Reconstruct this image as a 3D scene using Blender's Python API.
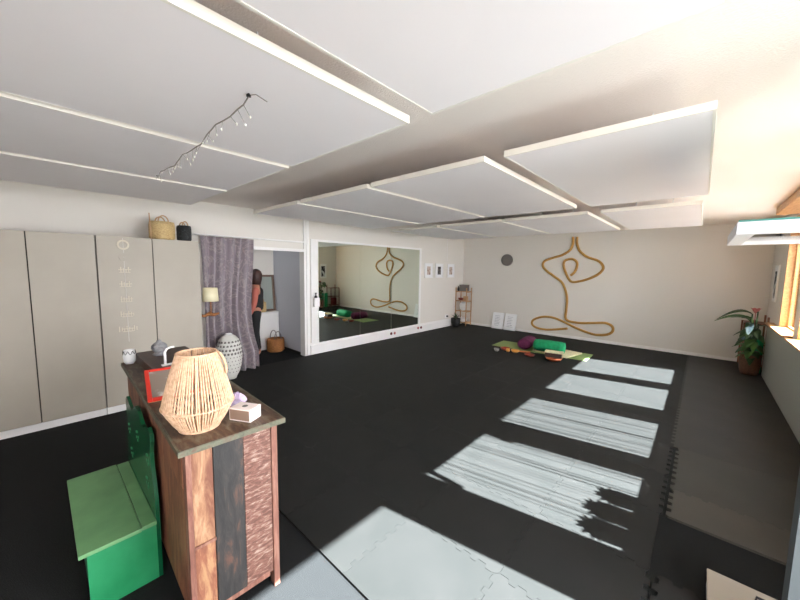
import bpy, bmesh, math, random
from mathutils import Vector, Matrix
random.seed(7)
for o in list(bpy.data.objects): bpy.data.objects.remove(o)
SC = bpy.context.scene; COL = SC.collection

# ---------------------------------------------------------------- camera
def cam_matrix(yaw, pit, rol):
    return (Matrix.Rotation(yaw, 3, 'Z') @ Matrix.Rotation(pit, 3, 'X') @ Matrix.Rotation(rol, 3, 'Z'))
cd = bpy.data.cameras.new('camera'); cam = bpy.data.objects.new('camera', cd); COL.objects.link(cam)
cd.sensor_width = 36.0; cd.lens = 331.2 / 800 * 36; cd.clip_start = 0.02; cd.clip_end = 200
m4 = cam_matrix(0.7389706, 1.4752746, 0.0146351).to_4x4(); m4.translation = (0, 0, 1.68); cam.matrix_world = m4
SC.camera = cam

# ---------------------------------------------------------------- world, sun, exposure
w = bpy.data.worlds.new('world'); SC.world = w; w.use_nodes = True
wn = w.node_tree.nodes; bg = wn['Background']
bg.inputs[0].default_value = (0.96, 0.965, 1.0, 1); bg.inputs[1].default_value = 9.0
sd = bpy.data.lights.new('sun', 'SUN'); sd.energy = 84; sd.angle = math.radians(0.55); sd.color = (0.89, 0.965, 1.0)
sun = bpy.data.objects.new('sun', sd); COL.objects.link(sun)
SUN = Vector((-1.0, -0.175, -0.84))
sun.rotation_euler = SUN.to_track_quat('-Z', 'Y').to_euler(); sun.location = (6, 4, 6)
SC.view_settings.view_transform = 'Standard'; SC.view_settings.look = 'None'
SC.view_settings.gamma = 1; SC.view_settings.exposure = 0.8
try: SC.view_settings.use_curve_mapping = False
except Exception: pass

# ---------------------------------------------------------------- materials
def lin(c):
    return tuple(((x/255)/12.92 if x/255 <= .04045 else (((x/255)+.055)/1.055)**2.4) for x in c)
def mat(name, rgb, rough=0.6, metal=0.0, noise=None, bump=None, spec=0.5, sheen=0.0, srgb=True):
    """noise=(scale, rgb2, lo, hi, stretch); bump=(scale, strength)"""
    m = bpy.data.materials.new(name); m.use_nodes = True
    nt = m.node_tree; b = nt.nodes['Principled BSDF']
    c = lin(rgb) if srgb else rgb
    b.inputs['Base Color'].default_value = (*c, 1); b.inputs['Roughness'].default_value = rough
    b.inputs['Metallic'].default_value = metal; b.inputs['Specular IOR Level'].default_value = spec
    tc = nt.nodes.new('ShaderNodeTexCoord')
    if noise:
        sc, rgb2, lo, hi, st = noise
        mp = nt.nodes.new('ShaderNodeMapping'); mp.inputs['Scale'].default_value = st
        nz = nt.nodes.new('ShaderNodeTexNoise'); nz.inputs['Scale'].default_value = sc; nz.inputs['Detail'].default_value = 6
        rp = nt.nodes.new('ShaderNodeValToRGB')
        rp.color_ramp.elements[0].position = lo; rp.color_ramp.elements[0].color = (*c, 1)
        rp.color_ramp.elements[1].position = hi; rp.color_ramp.elements[1].color = (*lin(rgb2), 1)
        nt.links.new(tc.outputs['Object'], mp.inputs[0]); nt.links.new(mp.outputs[0], nz.inputs['Vector'])
        nt.links.new(nz.outputs['Fac'], rp.inputs[0]); nt.links.new(rp.outputs[0], b.inputs['Base Color'])
    if bump:
        nb = nt.nodes.new('ShaderNodeTexNoise'); nb.inputs['Scale'].default_value = bump[0]; nb.inputs['Detail'].default_value = 4
        bp = nt.nodes.new('ShaderNodeBump'); bp.inputs['Strength'].default_value = bump[1]; bp.inputs['Distance'].default_value = 0.01
        nt.links.new(tc.outputs['Object'], nb.inputs['Vector']); nt.links.new(nb.outputs['Fac'], bp.inputs['Height'])
        nt.links.new(bp.outputs[0], b.inputs['Normal'])
    return m
W1 = (1, 1, 1)
M = {}
M['wall'] = mat('wall_plaster', (224, 219, 212), .9, bump=(120, .12))
M['ceiling'] = mat('ceiling_plaster', (246, 236, 228), .95, bump=(90, .35))
M['panel'] = mat('ceiling_panel_white', (245, 239, 240), .55, noise=(1.2, (240, 234, 235), .35, .7, W1))
M['panel_edge'] = mat('ceiling_panel_edge', (240, 234, 224), .6)
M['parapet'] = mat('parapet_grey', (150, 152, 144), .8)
M['bluegrey'] = mat('side_room_paint', (196, 198, 206), .8)
M['white'] = mat('white_paint', (232, 230, 228), .5)
M['trimwhite'] = mat('trim_white', (238, 236, 234), .45)
M['wardrobe'] = mat('wardrobe_beige', (172, 164, 151), .55, noise=(2.0, (164, 156, 143), .3, .7, W1))
M['gap'] = mat('door_gap_shade', (48, 44, 38), .8)
M['carpet'] = mat('black_carpet', (19, 20, 21), .95, noise=(260, (50, 52, 52), .45, .75, W1), bump=(300, .6), spec=.2)
M['mat'] = mat('foam_mat_dark', (33, 34, 33), .7, noise=(2.5, (38, 38, 37), .35, .7, (1, 1, 1)), bump=(400, .05), spec=.15)
M['mat_grey'] = mat('foam_mat_grey_sheen', (60, 58, 53), .6, noise=(3, (67, 64, 57), .35, .7, W1), bump=(400, .05), spec=.2)
M['mat_grey_dark'] = mat('foam_mat_grey_dark', (46, 45, 43), .6, noise=(3, (51, 50, 47), .35, .7, W1), bump=(400, .05), spec=.2)
M['mat_grey_mid'] = mat('foam_mat_grey_sheen_mid', (52, 51, 47), .6, noise=(3, (57, 56, 51), .35, .7, W1), spec=.2)
M['wood'] = mat('light_pine', (206, 158, 104), .45, noise=(6, (186, 134, 82), .35, .65, (8, 1, 8)))
M['sash'] = mat('sash_white', (240, 240, 246), .35)
M['teal'] = mat('teal_gasket', (70, 150, 140), .5)
M['concrete'] = mat('terrace_concrete', (92, 92, 89), .9, noise=(8, (80, 80, 77), .4, .7, W1))
M['grey_metal'] = mat('grey_aluminium', (70, 76, 78), .6, metal=.0)
M['dark_metal'] = mat('dark_metal', (40, 40, 42), .4, metal=.7)
M['chrome'] = mat('chrome', (200, 200, 200), .25, metal=1)
M['gold'] = mat('yogi_rope_gold', (196, 150, 74), .6, noise=(60, (170, 124, 56), .35, .7, W1))
M['speaker'] = mat('grey_mesh', (118, 114, 110), .8, bump=(500, .3))
M['paper'] = mat('paper', (236, 236, 238), .7)
M['print'] = mat('pale_print', (196, 178, 166), .8, noise=(14, (120, 92, 80), .5, .7, W1))
M['print_dark'] = mat('dark_print', (60, 56, 54), .8, noise=(20, (150, 140, 132), .5, .7, W1))
M['print_bw'] = mat('black_print', (30, 32, 36), .6, noise=(7, (200, 205, 210), .5, .6, W1))
M['faint'] = mat('faint_ink', (190, 190, 196), .8, noise=(18, (150, 150, 160), .5, .6, W1))
M['bamboo'] = mat('bamboo', (196, 158, 118), .55, noise=(8, (176, 136, 98), .35, .7, W1))
M['straw'] = mat('straw', (206, 180, 130), .8, noise=(50, (170, 140, 92), .4, .65, (1, 1, 4)), bump=(80, .5))
M['wicker'] = mat('wicker_brown', (176, 116, 62), .7, noise=(50, (120, 72, 36), .4, .65, (1, 1, 3)), bump=(90, .6))
M['potwicker'] = mat('wicker_dark', (122, 84, 62), .75, noise=(60, (78, 50, 36), .4, .65, (1, 1, 3)), bump=(90, .6))
M['blackbag'] = mat('black_weave', (26, 28, 30), .7, noise=(45, (70, 74, 76), .55, .7, W1), bump=(70, .8))
M['leaf'] = mat('leaf_green', (52, 92, 38), .4, noise=(9, (86, 130, 56), .4, .7, W1))
M['leaf_dark'] = mat('leaf_dark', (34, 62, 30), .4, noise=(9, (58, 92, 44), .4, .7, W1))
M['pink'] = mat('pink_petals', (172, 104, 104), .6)
M['foil'] = mat('blue_foil', (170, 205, 220), .15, metal=.6, bump=(30, .8))
M['green_bolster'] = mat('green_cotton', (14, 150, 96), .85, noise=(18, (10, 128, 80), .4, .7, W1), bump=(120, .2))
M['purple_bolster'] = mat('plum_cotton', (104, 34, 78), .85, noise=(18, (84, 24, 62), .4, .7, W1), bump=(120, .2))
M['yogamat'] = mat('sage_yoga_mat', (134, 158, 96), .85, bump=(300, .3))
M['cream'] = mat('cream_fabric', (214, 208, 170), .85, noise=(25, (190, 186, 146), .4, .7, W1))
M['garland'] = mat('garland_cream', (206, 198, 180), .7)
M['copper'] = mat('copper', (206, 120, 84), .3, metal=.8)
M['darkwood'] = mat('dark_stained_wood', (66, 46, 36), .5, noise=(5, (48, 32, 26), .35, .7, (1, 6, 6)))
M['redbrown'] = mat('red_brown_lacquer', (132, 48, 30), .4)
M['amber'] = mat('amber_glaze', (196, 138, 62), .3)
M['stone'] = mat('grey_stone', (134, 134, 136), .85, noise=(30, (96, 96, 98), .4, .65, W1), bump=(60, .6))
M['lilac'] = mat('lilac_tissue', (206, 186, 214), .8)
M['boxside'] = mat('taupe_card', (136, 112, 96), .7)
M['boxwhite'] = mat('white_card', (238, 226, 222), .6, noise=(22, (222, 206, 202), .55, .7, W1))
M['rope'] = mat('natural_twine', (226, 190, 158), .8, noise=(60, (196, 156, 122), .4, .7, W1))
M['green_paint'] = mat('green_paint', (40, 134, 86), .4, noise=(9, (24, 122, 74), .35, .7, W1))
M['green_lid'] = mat('green_lid_worn', (104, 152, 102), .5, noise=(5, (84, 130, 86), .35, .7, W1))
M['green_deep'] = mat('green_deep_gloss', (14, 84, 52), .25, noise=(8, (10, 70, 42), .35, .7, W1))
M['red'] = mat('red_plastic', (226, 52, 34), .4)
M['slate'] = mat('scuffed_slate', (150, 136, 124), .7, noise=(9, (212, 204, 200), .5, .62, W1))
M['cord'] = mat('thin_grey_cord', (140, 132, 124), .6)
M['clearbulb'] = mat('clear_bulb', (220, 215, 205), .2)
M['urn'] = mat('urn_glaze', (214, 212, 206), .45)
M['lampshade'] = mat('cream_shade', (236, 226, 190), .7)
M['ceramic'] = mat('white_ceramic', (232, 232, 232), .3)
M['black'] = mat('black', (16, 16, 17), .5)
M['skin'] = mat('skin', (186, 124, 100), .55)
M['hair'] = mat('dark_brown_hair', (62, 34, 26), .5, noise=(30, (38, 20, 16), .4, .7, (1, 1, .3)))
M['shirt'] = mat('salmon_top', (188, 106, 92), .8)
M['trousers'] = mat('black_leggings', (20, 20, 22), .8)
M['brownframe'] = mat('brown_frame', (112, 88, 74), .5)
M['socks'] = mat('white_socks', (214, 210, 206), .8)
M['rubber'] = mat('rubber', (22, 22, 22), .8)
M['maroon'] = mat('maroon', (110, 34, 40), .6)
M['roseglass'] = mat('rose_knob', (190, 120, 118), .4)

def glow(name, c, s):
    m = bpy.data.materials.new(name); m.use_nodes = True; b = m.node_tree.nodes['Principled BSDF']
    b.inputs['Emission Color'].default_value = (*c, 1); b.inputs['Emission Strength'].default_value = s; return m
M['glow'] = glow('fill_lamp_glow', (.9, .95, 1), 6)
def mirror_mat():
    m = bpy.data.materials.new('mirror_glass'); m.use_nodes = True
    b = m.node_tree.nodes['Principled BSDF']
    b.inputs['Base Color'].default_value = (.86, .94, .84, 1); b.inputs['Metallic'].default_value = 1; b.inputs['Roughness'].default_value = 0.01
    return m
M['mirror'] = mirror_mat()
def glass_mat(name='window_glass', tint=(1, 1, 1)):
    m = bpy.data.materials.new(name); m.use_nodes = True; nt = m.node_tree; nt.nodes.clear()
    out = nt.nodes.new('ShaderNodeOutputMaterial'); mx = nt.nodes.new('ShaderNodeMixShader')
    tr = nt.nodes.new('ShaderNodeBsdfTransparent'); tr.inputs[0].default_value = (*tint, 1)
    gl = nt.nodes.new('ShaderNodeBsdfGlossy'); gl.inputs['Roughness'].default_value = 0.02
    fr = nt.nodes.new('ShaderNodeFresnel'); fr.inputs[0].default_value = 1.45
    nt.links.new(fr.outputs[0], mx.inputs[0]); nt.links.new(tr.outputs[0], mx.inputs[1]); nt.links.new(gl.outputs[0], mx.inputs[2])
    nt.links.new(mx.outputs[0], out.inputs[0]); return m
M['glass'] = glass_mat()
def sheer_mat(name, rgb, alpha):
    m = bpy.data.materials.new(name); m.use_nodes = True; nt = m.node_tree; nt.nodes.clear()
    out = nt.nodes.new('ShaderNodeOutputMaterial')
    tl = nt.nodes.new('ShaderNodeBsdfTranslucent'); df = nt.nodes.new('ShaderNodeBsdfDiffuse')
    for n in (tl, df): n.inputs[0].default_value = (*lin(rgb), 1)
    a = nt.nodes.new('ShaderNodeMixShader'); a.inputs[0].default_value = .5
    nt.links.new(tl.outputs[0], a.inputs[1]); nt.links.new(df.outputs[0], a.inputs[2])
    tr = nt.nodes.new('ShaderNodeBsdfTransparent'); b = nt.nodes.new('ShaderNodeMixShader'); b.inputs[0].default_value = alpha
    nt.links.new(tr.outputs[0], b.inputs[1]); nt.links.new(a.outputs[0], b.inputs[2]); nt.links.new(b.outputs[0], out.inputs[0])
    return m
M['sheer'] = sheer_mat('golden_sheer', (240, 196, 130), .95)
M['thread'] = sheer_mat('thread', (230, 225, 215), 1.0)

def curtain_mat():
    m = bpy.data.materials.new('mauve_patterned_curtain'); m.use_nodes = True; nt = m.node_tree; b = nt.nodes['Principled BSDF']
    tc = nt.nodes.new('ShaderNodeTexCoord'); mp = nt.nodes.new('ShaderNodeMapping'); mp.inputs['Scale'].default_value = (0, 1, .7)
    nz = nt.nodes.new('ShaderNodeTexNoise'); nz.inputs['Scale'].default_value = 5; nz.inputs['Detail'].default_value = 2; nz.inputs['Distortion'].default_value = 3.0
    rp = nt.nodes.new('ShaderNodeValToRGB'); e = rp.color_ramp.elements
    e[0].position = .46; e[0].color = (*lin((136, 124, 132)), 1); e[1].position = .56; e[1].color = (*lin((136, 124, 132)), 1)
    k = e.new(.51); k.color = (*lin((166, 154, 154)), 1)
    nt.links.new(tc.outputs['Object'], mp.inputs[0]); nt.links.new(mp.outputs[0], nz.inputs['Vector']); nt.links.new(nz.outputs['Fac'], rp.inputs[0])
    nt.links.new(rp.outputs[0], b.inputs['Base Color']); b.inputs['Roughness'].default_value = .7
    b.inputs['Sheen Weight'].default_value = .3
    return m
M['curtain'] = curtain_mat()

def plank_mat(name, c1, c2, c3, pos=(.35, .5, .62), stretch=(6, 6, 1), scale=5, extra=None):
    m = bpy.data.materials.new(name); m.use_nodes = True; nt = m.node_tree; b = nt.nodes['Principled BSDF']
    tc = nt.nodes.new('ShaderNodeTexCoord'); mp = nt.nodes.new('ShaderNodeMapping'); mp.inputs['Scale'].default_value = stretch
    nz = nt.nodes.new('ShaderNodeTexNoise'); nz.inputs['Scale'].default_value = scale; nz.inputs['Detail'].default_value = 8; nz.inputs['Roughness'].default_value = .65; nz.inputs['Distortion'].default_value = .6
    rp = nt.nodes.new('ShaderNodeValToRGB'); e = rp.color_ramp.elements
    e[0].position = pos[0]; e[0].color = (*lin(c1), 1); e[1].position = pos[2]; e[1].color = (*lin(c3), 1)
    k = e.new(pos[1]); k.color = (*lin(c2), 1)
    nt.links.new(tc.outputs['Object'], mp.inputs[0]); nt.links.new(mp.outputs[0], nz.inputs['Vector']); nt.links.new(nz.outputs['Fac'], rp.inputs[0])
    nt.links.new(rp.outputs[0], b.inputs['Base Color']); b.inputs['Roughness'].default_value = .55
    bp = nt.nodes.new('ShaderNodeBump'); bp.inputs['Strength'].default_value = .35; bp.inputs['Distance'].default_value = .01
    nt.links.new(nz.outputs['Fac'], bp.inputs['Height']); nt.links.new(bp.outputs[0], b.inputs['Normal'])
    return m
M['pl_tan'] = plank_mat('reclaimed_tan', (112, 68, 50), (144, 102, 74), (172, 136, 104), stretch=(5, 5, 1.2))
M['pl_orange'] = plank_mat('reclaimed_orange', (106, 60, 44), (136, 86, 62), (166, 126, 90), stretch=(5, 5, 1.0))
M['pl_dark'] = plank_mat('reclaimed_charcoal', (34, 32, 31), (50, 46, 44), (90, 62, 50), pos=(.4, .56, .68), stretch=(4, 4, 1))
M['pl_white'] = plank_mat('reclaimed_peeling_white', (92, 56, 46), (122, 84, 70), (162, 142, 130), pos=(.40, .54, .66), stretch=(2, 2, 7), scale=11)
M['pl_post'] = plank_mat('reclaimed_rose', (100, 62, 50), (128, 84, 70), (146, 106, 90), stretch=(6, 6, .8))
M['pl_side'] = plank_mat('reclaimed_brown', (92, 54, 40), (126, 78, 56), (150, 100, 72), stretch=(3, 3, .8), scale=4)
M['pl_top'] = plank_mat('reclaimed_top', (56, 42, 34), (88, 64, 48), (108, 100, 84), stretch=(1.5, 5, 5))
M['pl_edge'] = plank_mat('worn_green_edge', (78, 78, 62), (98, 98, 80), (98, 78, 62), pos=(.35, .5, .66), stretch=(3, 3, 3), scale=7)

# ---------------------------------------------------------------- mesh helpers
def BM(): return bmesh.new()
def box(bm, x0, x1, y0, y1, z0, z1, bev=0.0):
    vs = [bm.verts.new(p) for p in ((x0,y0,z0),(x1,y0,z0),(x1,y1,z0),(x0,y1,z0),(x0,y0,z1),(x1,y0,z1),(x1,y1,z1),(x0,y1,z1))]
    fs = [bm.faces.new([vs[i] for i in f]) for f in ((0,3,2,1),(4,5,6,7),(0,1,5,4),(1,2,6,5),(2,3,7,6),(3,0,4,7))]
    if bev:
        es = list({e for f in fs for e in f.edges}); bmesh.ops.bevel(bm, geom=es, offset=bev, segments=2, affect='EDGES', profile=.6)
    return bm
def tube(bm, pts, r, n=8, caps=True):
    pts = [Vector(p) for p in pts]; rs = r if isinstance(r, (list, tuple)) else [r]*len(pts)
    rings = []; prev = None
    for i, p in enumerate(pts):
        d = (pts[min(i+1, len(pts)-1)] - pts[max(i-1, 0)]).normalized()
        if prev is None:
            a = Vector((0, 0, 1)) if abs(d.z) < .9 else Vector((1, 0, 0)); u = d.cross(a).normalized()
        else:
            u = (prev - d*prev.dot(d)); u = u.normalized() if u.length > 1e-6 else d.orthogonal().normalized()
        prev = u; v = d.cross(u)
        rings.append([bm.verts.new(p + (u*math.cos(2*math.pi*k/n) + v*math.sin(2*math.pi*k/n))*rs[i]) for k in range(n)])
    for a, b in zip(rings, rings[1:]):
        for k in range(n):
            bm.faces.new((a[k], a[(k+1) % n], b[(k+1) % n], b[k]))
    if caps:
        bm.faces.new(rings[0][::-1]); bm.faces.new(rings[-1])
    return bm
def lathe(bm, prof, n=24, c=(0, 0, 0), sx=1, sy=1):
    rings = []
    for r, z in prof:
        rings.append([bm.verts.new((c[0]+sx*max(r, 1e-4)*math.cos(2*math.pi*k/n), c[1]+sy*max(r, 1e-4)*math.sin(2*math.pi*k/n), c[2]+z)) for k in range(n)])
    for a, b in zip(rings, rings[1:]):
        for k in range(n): bm.faces.new((a[k], a[(k+1) % n], b[(k+1) % n], b[k]))
    bm.faces.new(rings[0][::-1]); bm.faces.new(rings[-1])
    return bm
def prism(bm, poly, d0, d1, f):
    """poly of 2-D points; f(u,v,d) -> xyz"""
    a = [bm.verts.new(f(u, v, d0)) for u, v in poly]; b = [bm.verts.new(f(u, v, d1)) for u, v in poly]
    bm.faces.new(a); bm.faces.new(b[::-1]); n = len(poly)
    for i in range(n): bm.faces.new((a[i], b[i], b[(i+1) % n], a[(i+1) % n]))
    return bm
def arc(c, r, a0, a1, n, f):
    return [f(c[0]+r*math.cos(math.radians(a0+(a1-a0)*i/n)), c[1]+r*math.sin(math.radians(a0+(a1-a0)*i/n))) for i in range(n+1)]
def obj(name, bm, m, parent=None, smooth=False, loc=None, label=None):
    bmesh.ops.recalc_face_normals(bm, faces=bm.faces)
    me = bpy.data.meshes.new(name); bm.to_mesh(me); bm.free(); me.materials.append(M[m] if isinstance(m, str) else m)
    if smooth:
        for p in me.polygons: p.use_smooth = True
    o = bpy.data.objects.new(name, me); COL.objects.link(o)
    if parent: o.parent = parent
    if loc: o.location = loc
    if label: o['label'] = label
    return o
def tag(o, label, cat, group=None, kind=None):
    o['label'] = label; o['category'] = cat
    if group: o['group'] = group
    if kind: o['kind'] = kind
    return o
def thing(name, label, cat, loc=(0, 0, 0), rz=0, group=None):
    o = bpy.data.objects.new(name, None); COL.objects.link(o); o.location = loc; o.rotation_euler = (0, 0, rz)
    o.empty_display_size = .1
    return tag(o, label, cat, group)
def struct(name, bm, m, parent=None):
    o = obj(name, bm, m, parent)
    if parent is None: o['kind'] = 'structure'
    return o
def copy_tree(o, parent=None):
    c = o.copy(); COL.objects.link(c)
    if parent: c.parent = parent
    for ch in list(o.children): copy_tree(ch, c)
    return c

# ================================================================ STRUCTURE
XL, XR, XU, YF, YB, ZC = -5.45, 0.83, 0.90, 8.85, -2.2, 2.60
b = BM(); box(b, -7.3, 1.10, YB-.1, YF+.1, -.12, 0); struct('floor', b, 'carpet')
b = BM(); box(b, -7.3, 1.10, YB-.1, YF+.1, ZC, ZC+.15); struct('ceiling', b, 'ceiling')
b = BM(); box(b, -7.3, 1.10, YF, YF+.15, 0, ZC); struct('wall_far', b, 'wall')
b = BM(); box(b, -7.3, 1.10, YB-.15, YB, 0, ZC); struct('wall_back', b, 'wall')
# left wall, with the opening into the side room
OY0, OY1, OZ = 1.30, 3.33, 1.97
b = BM(); box(b, XL-.12, XL, YB, OY0, 0, ZC); box(b, XL-.12, XL, OY1, YF, 0, ZC); box(b, XL-.12, XL, OY0, OY1, OZ, ZC)
struct('wall_left', b, 'wall')
# side room
b = BM(); box(b, -6.74, -6.62, .6, 3.46, 0, ZC); struct('wall_side_room_back', b, 'wall')
b = BM(); box(b, -6.62, XL-.12, 3.34, 3.46, 0, ZC); struct('wall_side_room_right', b, 'bluegrey')
b = BM(); box(b, -6.62, XL-.12, .5, .62, 0, ZC); struct('wall_side_room_left', b, 'wall')
# window wall: parapet, piers, head
WIN = [(2.44, 3.46), (3.77, 4.79), (5.17, 6.21), (6.44, 7.52), (-1.75, -.30)]  # last one: unseen window behind the camera, added to light the front panels
DOOR = (0.35, 2.04); SILL, HEAD = .865, 2.48
ys = [YB, WIN[4][0], WIN[4][1], DOOR[0], DOOR[1]] + [v for a in WIN[:4] for v in a] + [YF]
b = BM()
for i in range(0, len(ys), 2): box(b, XU, XU+.15, ys[i], ys[i+1], 0, ZC)
for a0, a1 in WIN: box(b, XU, XU+.15, a0, a1, 0, SILL); box(b, XU, XU+.15, a0, a1, HEAD, ZC)
box(b, XU, XU+.15, DOOR[0], DOOR[1], HEAD, ZC)
struct('wall_right', b, 'wall')
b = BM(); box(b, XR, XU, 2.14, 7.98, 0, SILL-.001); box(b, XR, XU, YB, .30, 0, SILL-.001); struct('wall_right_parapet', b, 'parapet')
# windows: pine lining, sill board, sash frame and pane
for i, (a0, a1) in enumerate(WIN):
    t = bpy.data.objects.new('window_%d' % (i+1), None); COL.objects.link(t); t.location = (XU, a0, SILL); t['kind'] = 'structure'
    wd, ht = a1-a0, HEAD-SILL
    b = BM(); box(b, .0, .15, .0, .025, 0, ht); box(b, .0, .15, wd-.025, wd, 0, ht); box(b, .0, .15, .025, wd-.025, ht-.025, ht)
    obj('window_lining', b, 'wood', t)
    b = BM(); box(b, -.10, .145, -.0, wd, .0, .025, .004); obj('window_sill', b, 'wood', t)
    f = BM(); x0, x1 = .08, .12
    if i == 0:                                   # pivot sash turned level, its inner half reaching into the room
        zp = 1.905 - SILL; L = .79
        box(f, -L, .09, .03, .07, zp-.025, zp+.038); box(f, -L, .09, wd-.07, wd-.03, zp-.025, zp+.038)
        box(f, -L, -L+.07, .07, wd-.07, zp-.025, zp+.038); box(f, -.26, -.20, .07, wd-.07, zp-.025, zp+.038)
        obj('window_sash', f, 'sash', t)
        b = BM(); box(b, -L+.005, .09, .032, .062, zp+.038, zp+.048); box(b, -L+.005, .09, wd-.062, wd-.032, zp+.038, zp+.048)
        obj('window_gasket', b, 'teal', t)
        b = BM(); box(b, -L+.07, -.26, .07, wd-.07, zp, zp+.006); obj('window_pane', b, 'glass', t)
    else:
        box(f, x0, x1, .025, .06, .026, ht-.025); box(f, x0, x1, wd-.06, wd-.025, .026, ht-.025)
        box(f, x0, x1, .06, wd-.06, .026, .045); box(f, x0, x1, .06, wd-.06, ht-.07, ht-.025)
        if i == 1: box(f, x0+.01, x1-.01, wd/2-.012, wd/2+.012, .045, ht-.07)
        obj('window_sash', f, 'wood', t)
        b = BM(); box(b, .097, .103, .06, wd-.06, .045, ht-.07); obj('window_pane', b, 'glass', t)
# balcony door: frame in the wall, open leaf standing inside the room
t = bpy.data.objects.new('door_1', None); COL.objects.link(t); t.location = (XU, DOOR[0], 0); t['kind'] = 'structure'
dw = DOOR[1]-DOOR[0]
b = BM(); box(b, .05, .14, 0, .05, 0, HEAD); box(b, .05, .14, dw-.05, dw, 0, HEAD); box(b, .05, .14, .05, dw-.05, HEAD-.05, HEAD); obj('door_frame', b, 'grey_metal', t)
leaf = bpy.data.objects.new('door_2', None); COL.objects.link(leaf); leaf['kind'] = 'structure'
leaf.location = (XU-.005, 2.005, 0); leaf.rotation_euler = (0, 0, math.radians(189))
b = BM(); LW = .57
box(b, .0, .06, -.02, .025, .03, 2.2); box(b, LW-.065, LW, -.02, .025, .03, 2.2); box(b, .06, LW-.065, -.02, .025, .03, .16); box(b, .06, LW-.065, -.02, .025, 2.12, 2.2)
obj('door_leaf', b, 'grey_metal', leaf)
b = BM(); box(b, .06, LW-.065, .0, .006, .16, 2.12); obj('door_pane', b, 'glass', leaf)
# pelmet board along the top of the windows
b = BM(); box(b, XU-.21, XU, YB, 7.07, ZC-.10, ZC, .004); struct('trim_1', b, 'wood')
b = BM(); box(b, XR-.03, XU, WIN[3][1], 7.99, SILL, SILL+.025, .004); struct('trim_8', b, 'wood')
# outside, unseen: terrace to bounce light, eave sized to cut off the sun
b = BM(); box(b, 1.10, 12, -8, 18, -.2, -.04); o = struct('floor_terrace', b, 'concrete')
ZE = 2.72; XE = ZE/.84 - 1.55
b = BM(); box(b, 1.05, XE, -4, 12, ZE, ZE+.12); o = struct('ceiling_eave', b, 'concrete')
# skirtings
b = BM(); box(b, XL, XU, YF-.018, YF, 0, .075, .003); struct('baseboard_far', b, 'trimwhite')
b = BM(); box(b, XL, XL+.05, 3.44, YF-.02, 0, .19, .003); struct('baseboard_left', b, 'trimwhite')
b = BM(); box(b, XL, XL+.018, 3.44, YF-.02, .19, .225, .002); struct('trim_2', b, 'trimwhite')
b = BM(); box(b, -6.40, XL-.12, 3.325, 3.34, 0, .05); struct('baseboard_side_room', b, 'black')
# post and casing around the opening; header rail
b = BM(); box(b, XL-.13, XL+.03, OY1-.006, OY1+.035, 0, OZ); box(b, XL, XL+.03, OY1-.006, OY1+.035, OZ, ZC); struct('trim_3', b, 'trimwhite')
b = BM(); box(b, XL, XL+.022, OY1+.05, OY1+.11, 0, ZC); struct('trim_4', b, 'trimwhite')
b = BM(); box(b, XL, XL+.03, OY0, OY1, 1.95, 2.0, .002); box(b, XL, XL+.04, OY0, OY1, 2.115, 2.14, .002); struct('trim_5', b, 'trimwhite')
b = BM(); tube(b, [(XL+.02, 7.93, ZC), (XL+.02, 7.93, 1.9)], .006, 6); struct('trim_6', b, 'trimwhite')

# ================================================================ FLOOR MATS
def teeth(t, n=14, a=.016):
    """dovetail profile sampled at t in 0..1, zero at both ends"""
    if t < .03 or t > .97: return 0.0
    k = (t-.03)/.94*n
    return a if int(k) % 2 == 0 else -a
def edge(L, toothed, n=None):
    pts = [(0, 0)]; n = max(3, round(L*20)); sg = -1 if toothed == 2 else 1
    if toothed:
        for i in range(n):
            t0 = .03+.94*i/n; t1 = .03+.94*(i+1)/n; s = sg*(.013 if i % 2 == 0 else -.013); e = .006*(1 if i % 2 == 0 else -1)
            pts += [(t0+.006-e*.6, s*1.0), (t1-.006+e*.6, s*1.0)]
    return [(p[0]*L, p[1]) for p in pts]
def mat_poly(wx, wy, tb, tr, tt, tl):
    P = []
    P += [(u, v) for u, v in edge(wx, tb)]                       # bottom
    P += [(wx+v, u) for u, v in edge(wy, tr)]                    # right
    P += [(u, wy+v) for u, v in ([(wx, 0)] + edge(wx, tt)[:0:-1])]   # top, going left
    P += [(v, u) for u, v in ([(wy, 0)] + edge(wy, tl)[:0:-1])]  # left, going down
    g = .0013; cx, cy = wx/2, wy/2
    return [(cx+(u-cx)*(1-2*g/wx), cy+(v-cy)*(1-2*g/wy)) for u, v in P]
mesh_cache = {}
def foam_mat(x, y, wx, wy, flags, m, label, group, th=.014):
    key = (round(wx, 3), round(wy, 3), flags, m, th)
    if key not in mesh_cache:
        b = BM(); prism(b, mat_poly(wx, wy, *flags), 0, th, lambda u, v, d: (u, v, d))
        o = obj('foam_mat', b, m); mesh_cache[key] = o.data
    else:
        o = bpy.data.objects.new('foam_mat', mesh_cache[key]); COL.objects.link(o)
    o.location = (x, y, .0005); tag(o, label, 'floor mat', group); return o
GX = [-5.395, -5.06, -4.44, -3.82, -3.20, -2.58, -1.96, -1.34, -.72, -.10]
ORD = 'one two three four five six seven eight nine ten eleven twelve thirteen'.split()
GY = [1.03, 1.61, 2.22, 2.82, 3.42, 4.02, 4.62, 5.22, 5.82, 6.42, 7.02, 7.62, 8.22, 8.82]
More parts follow.
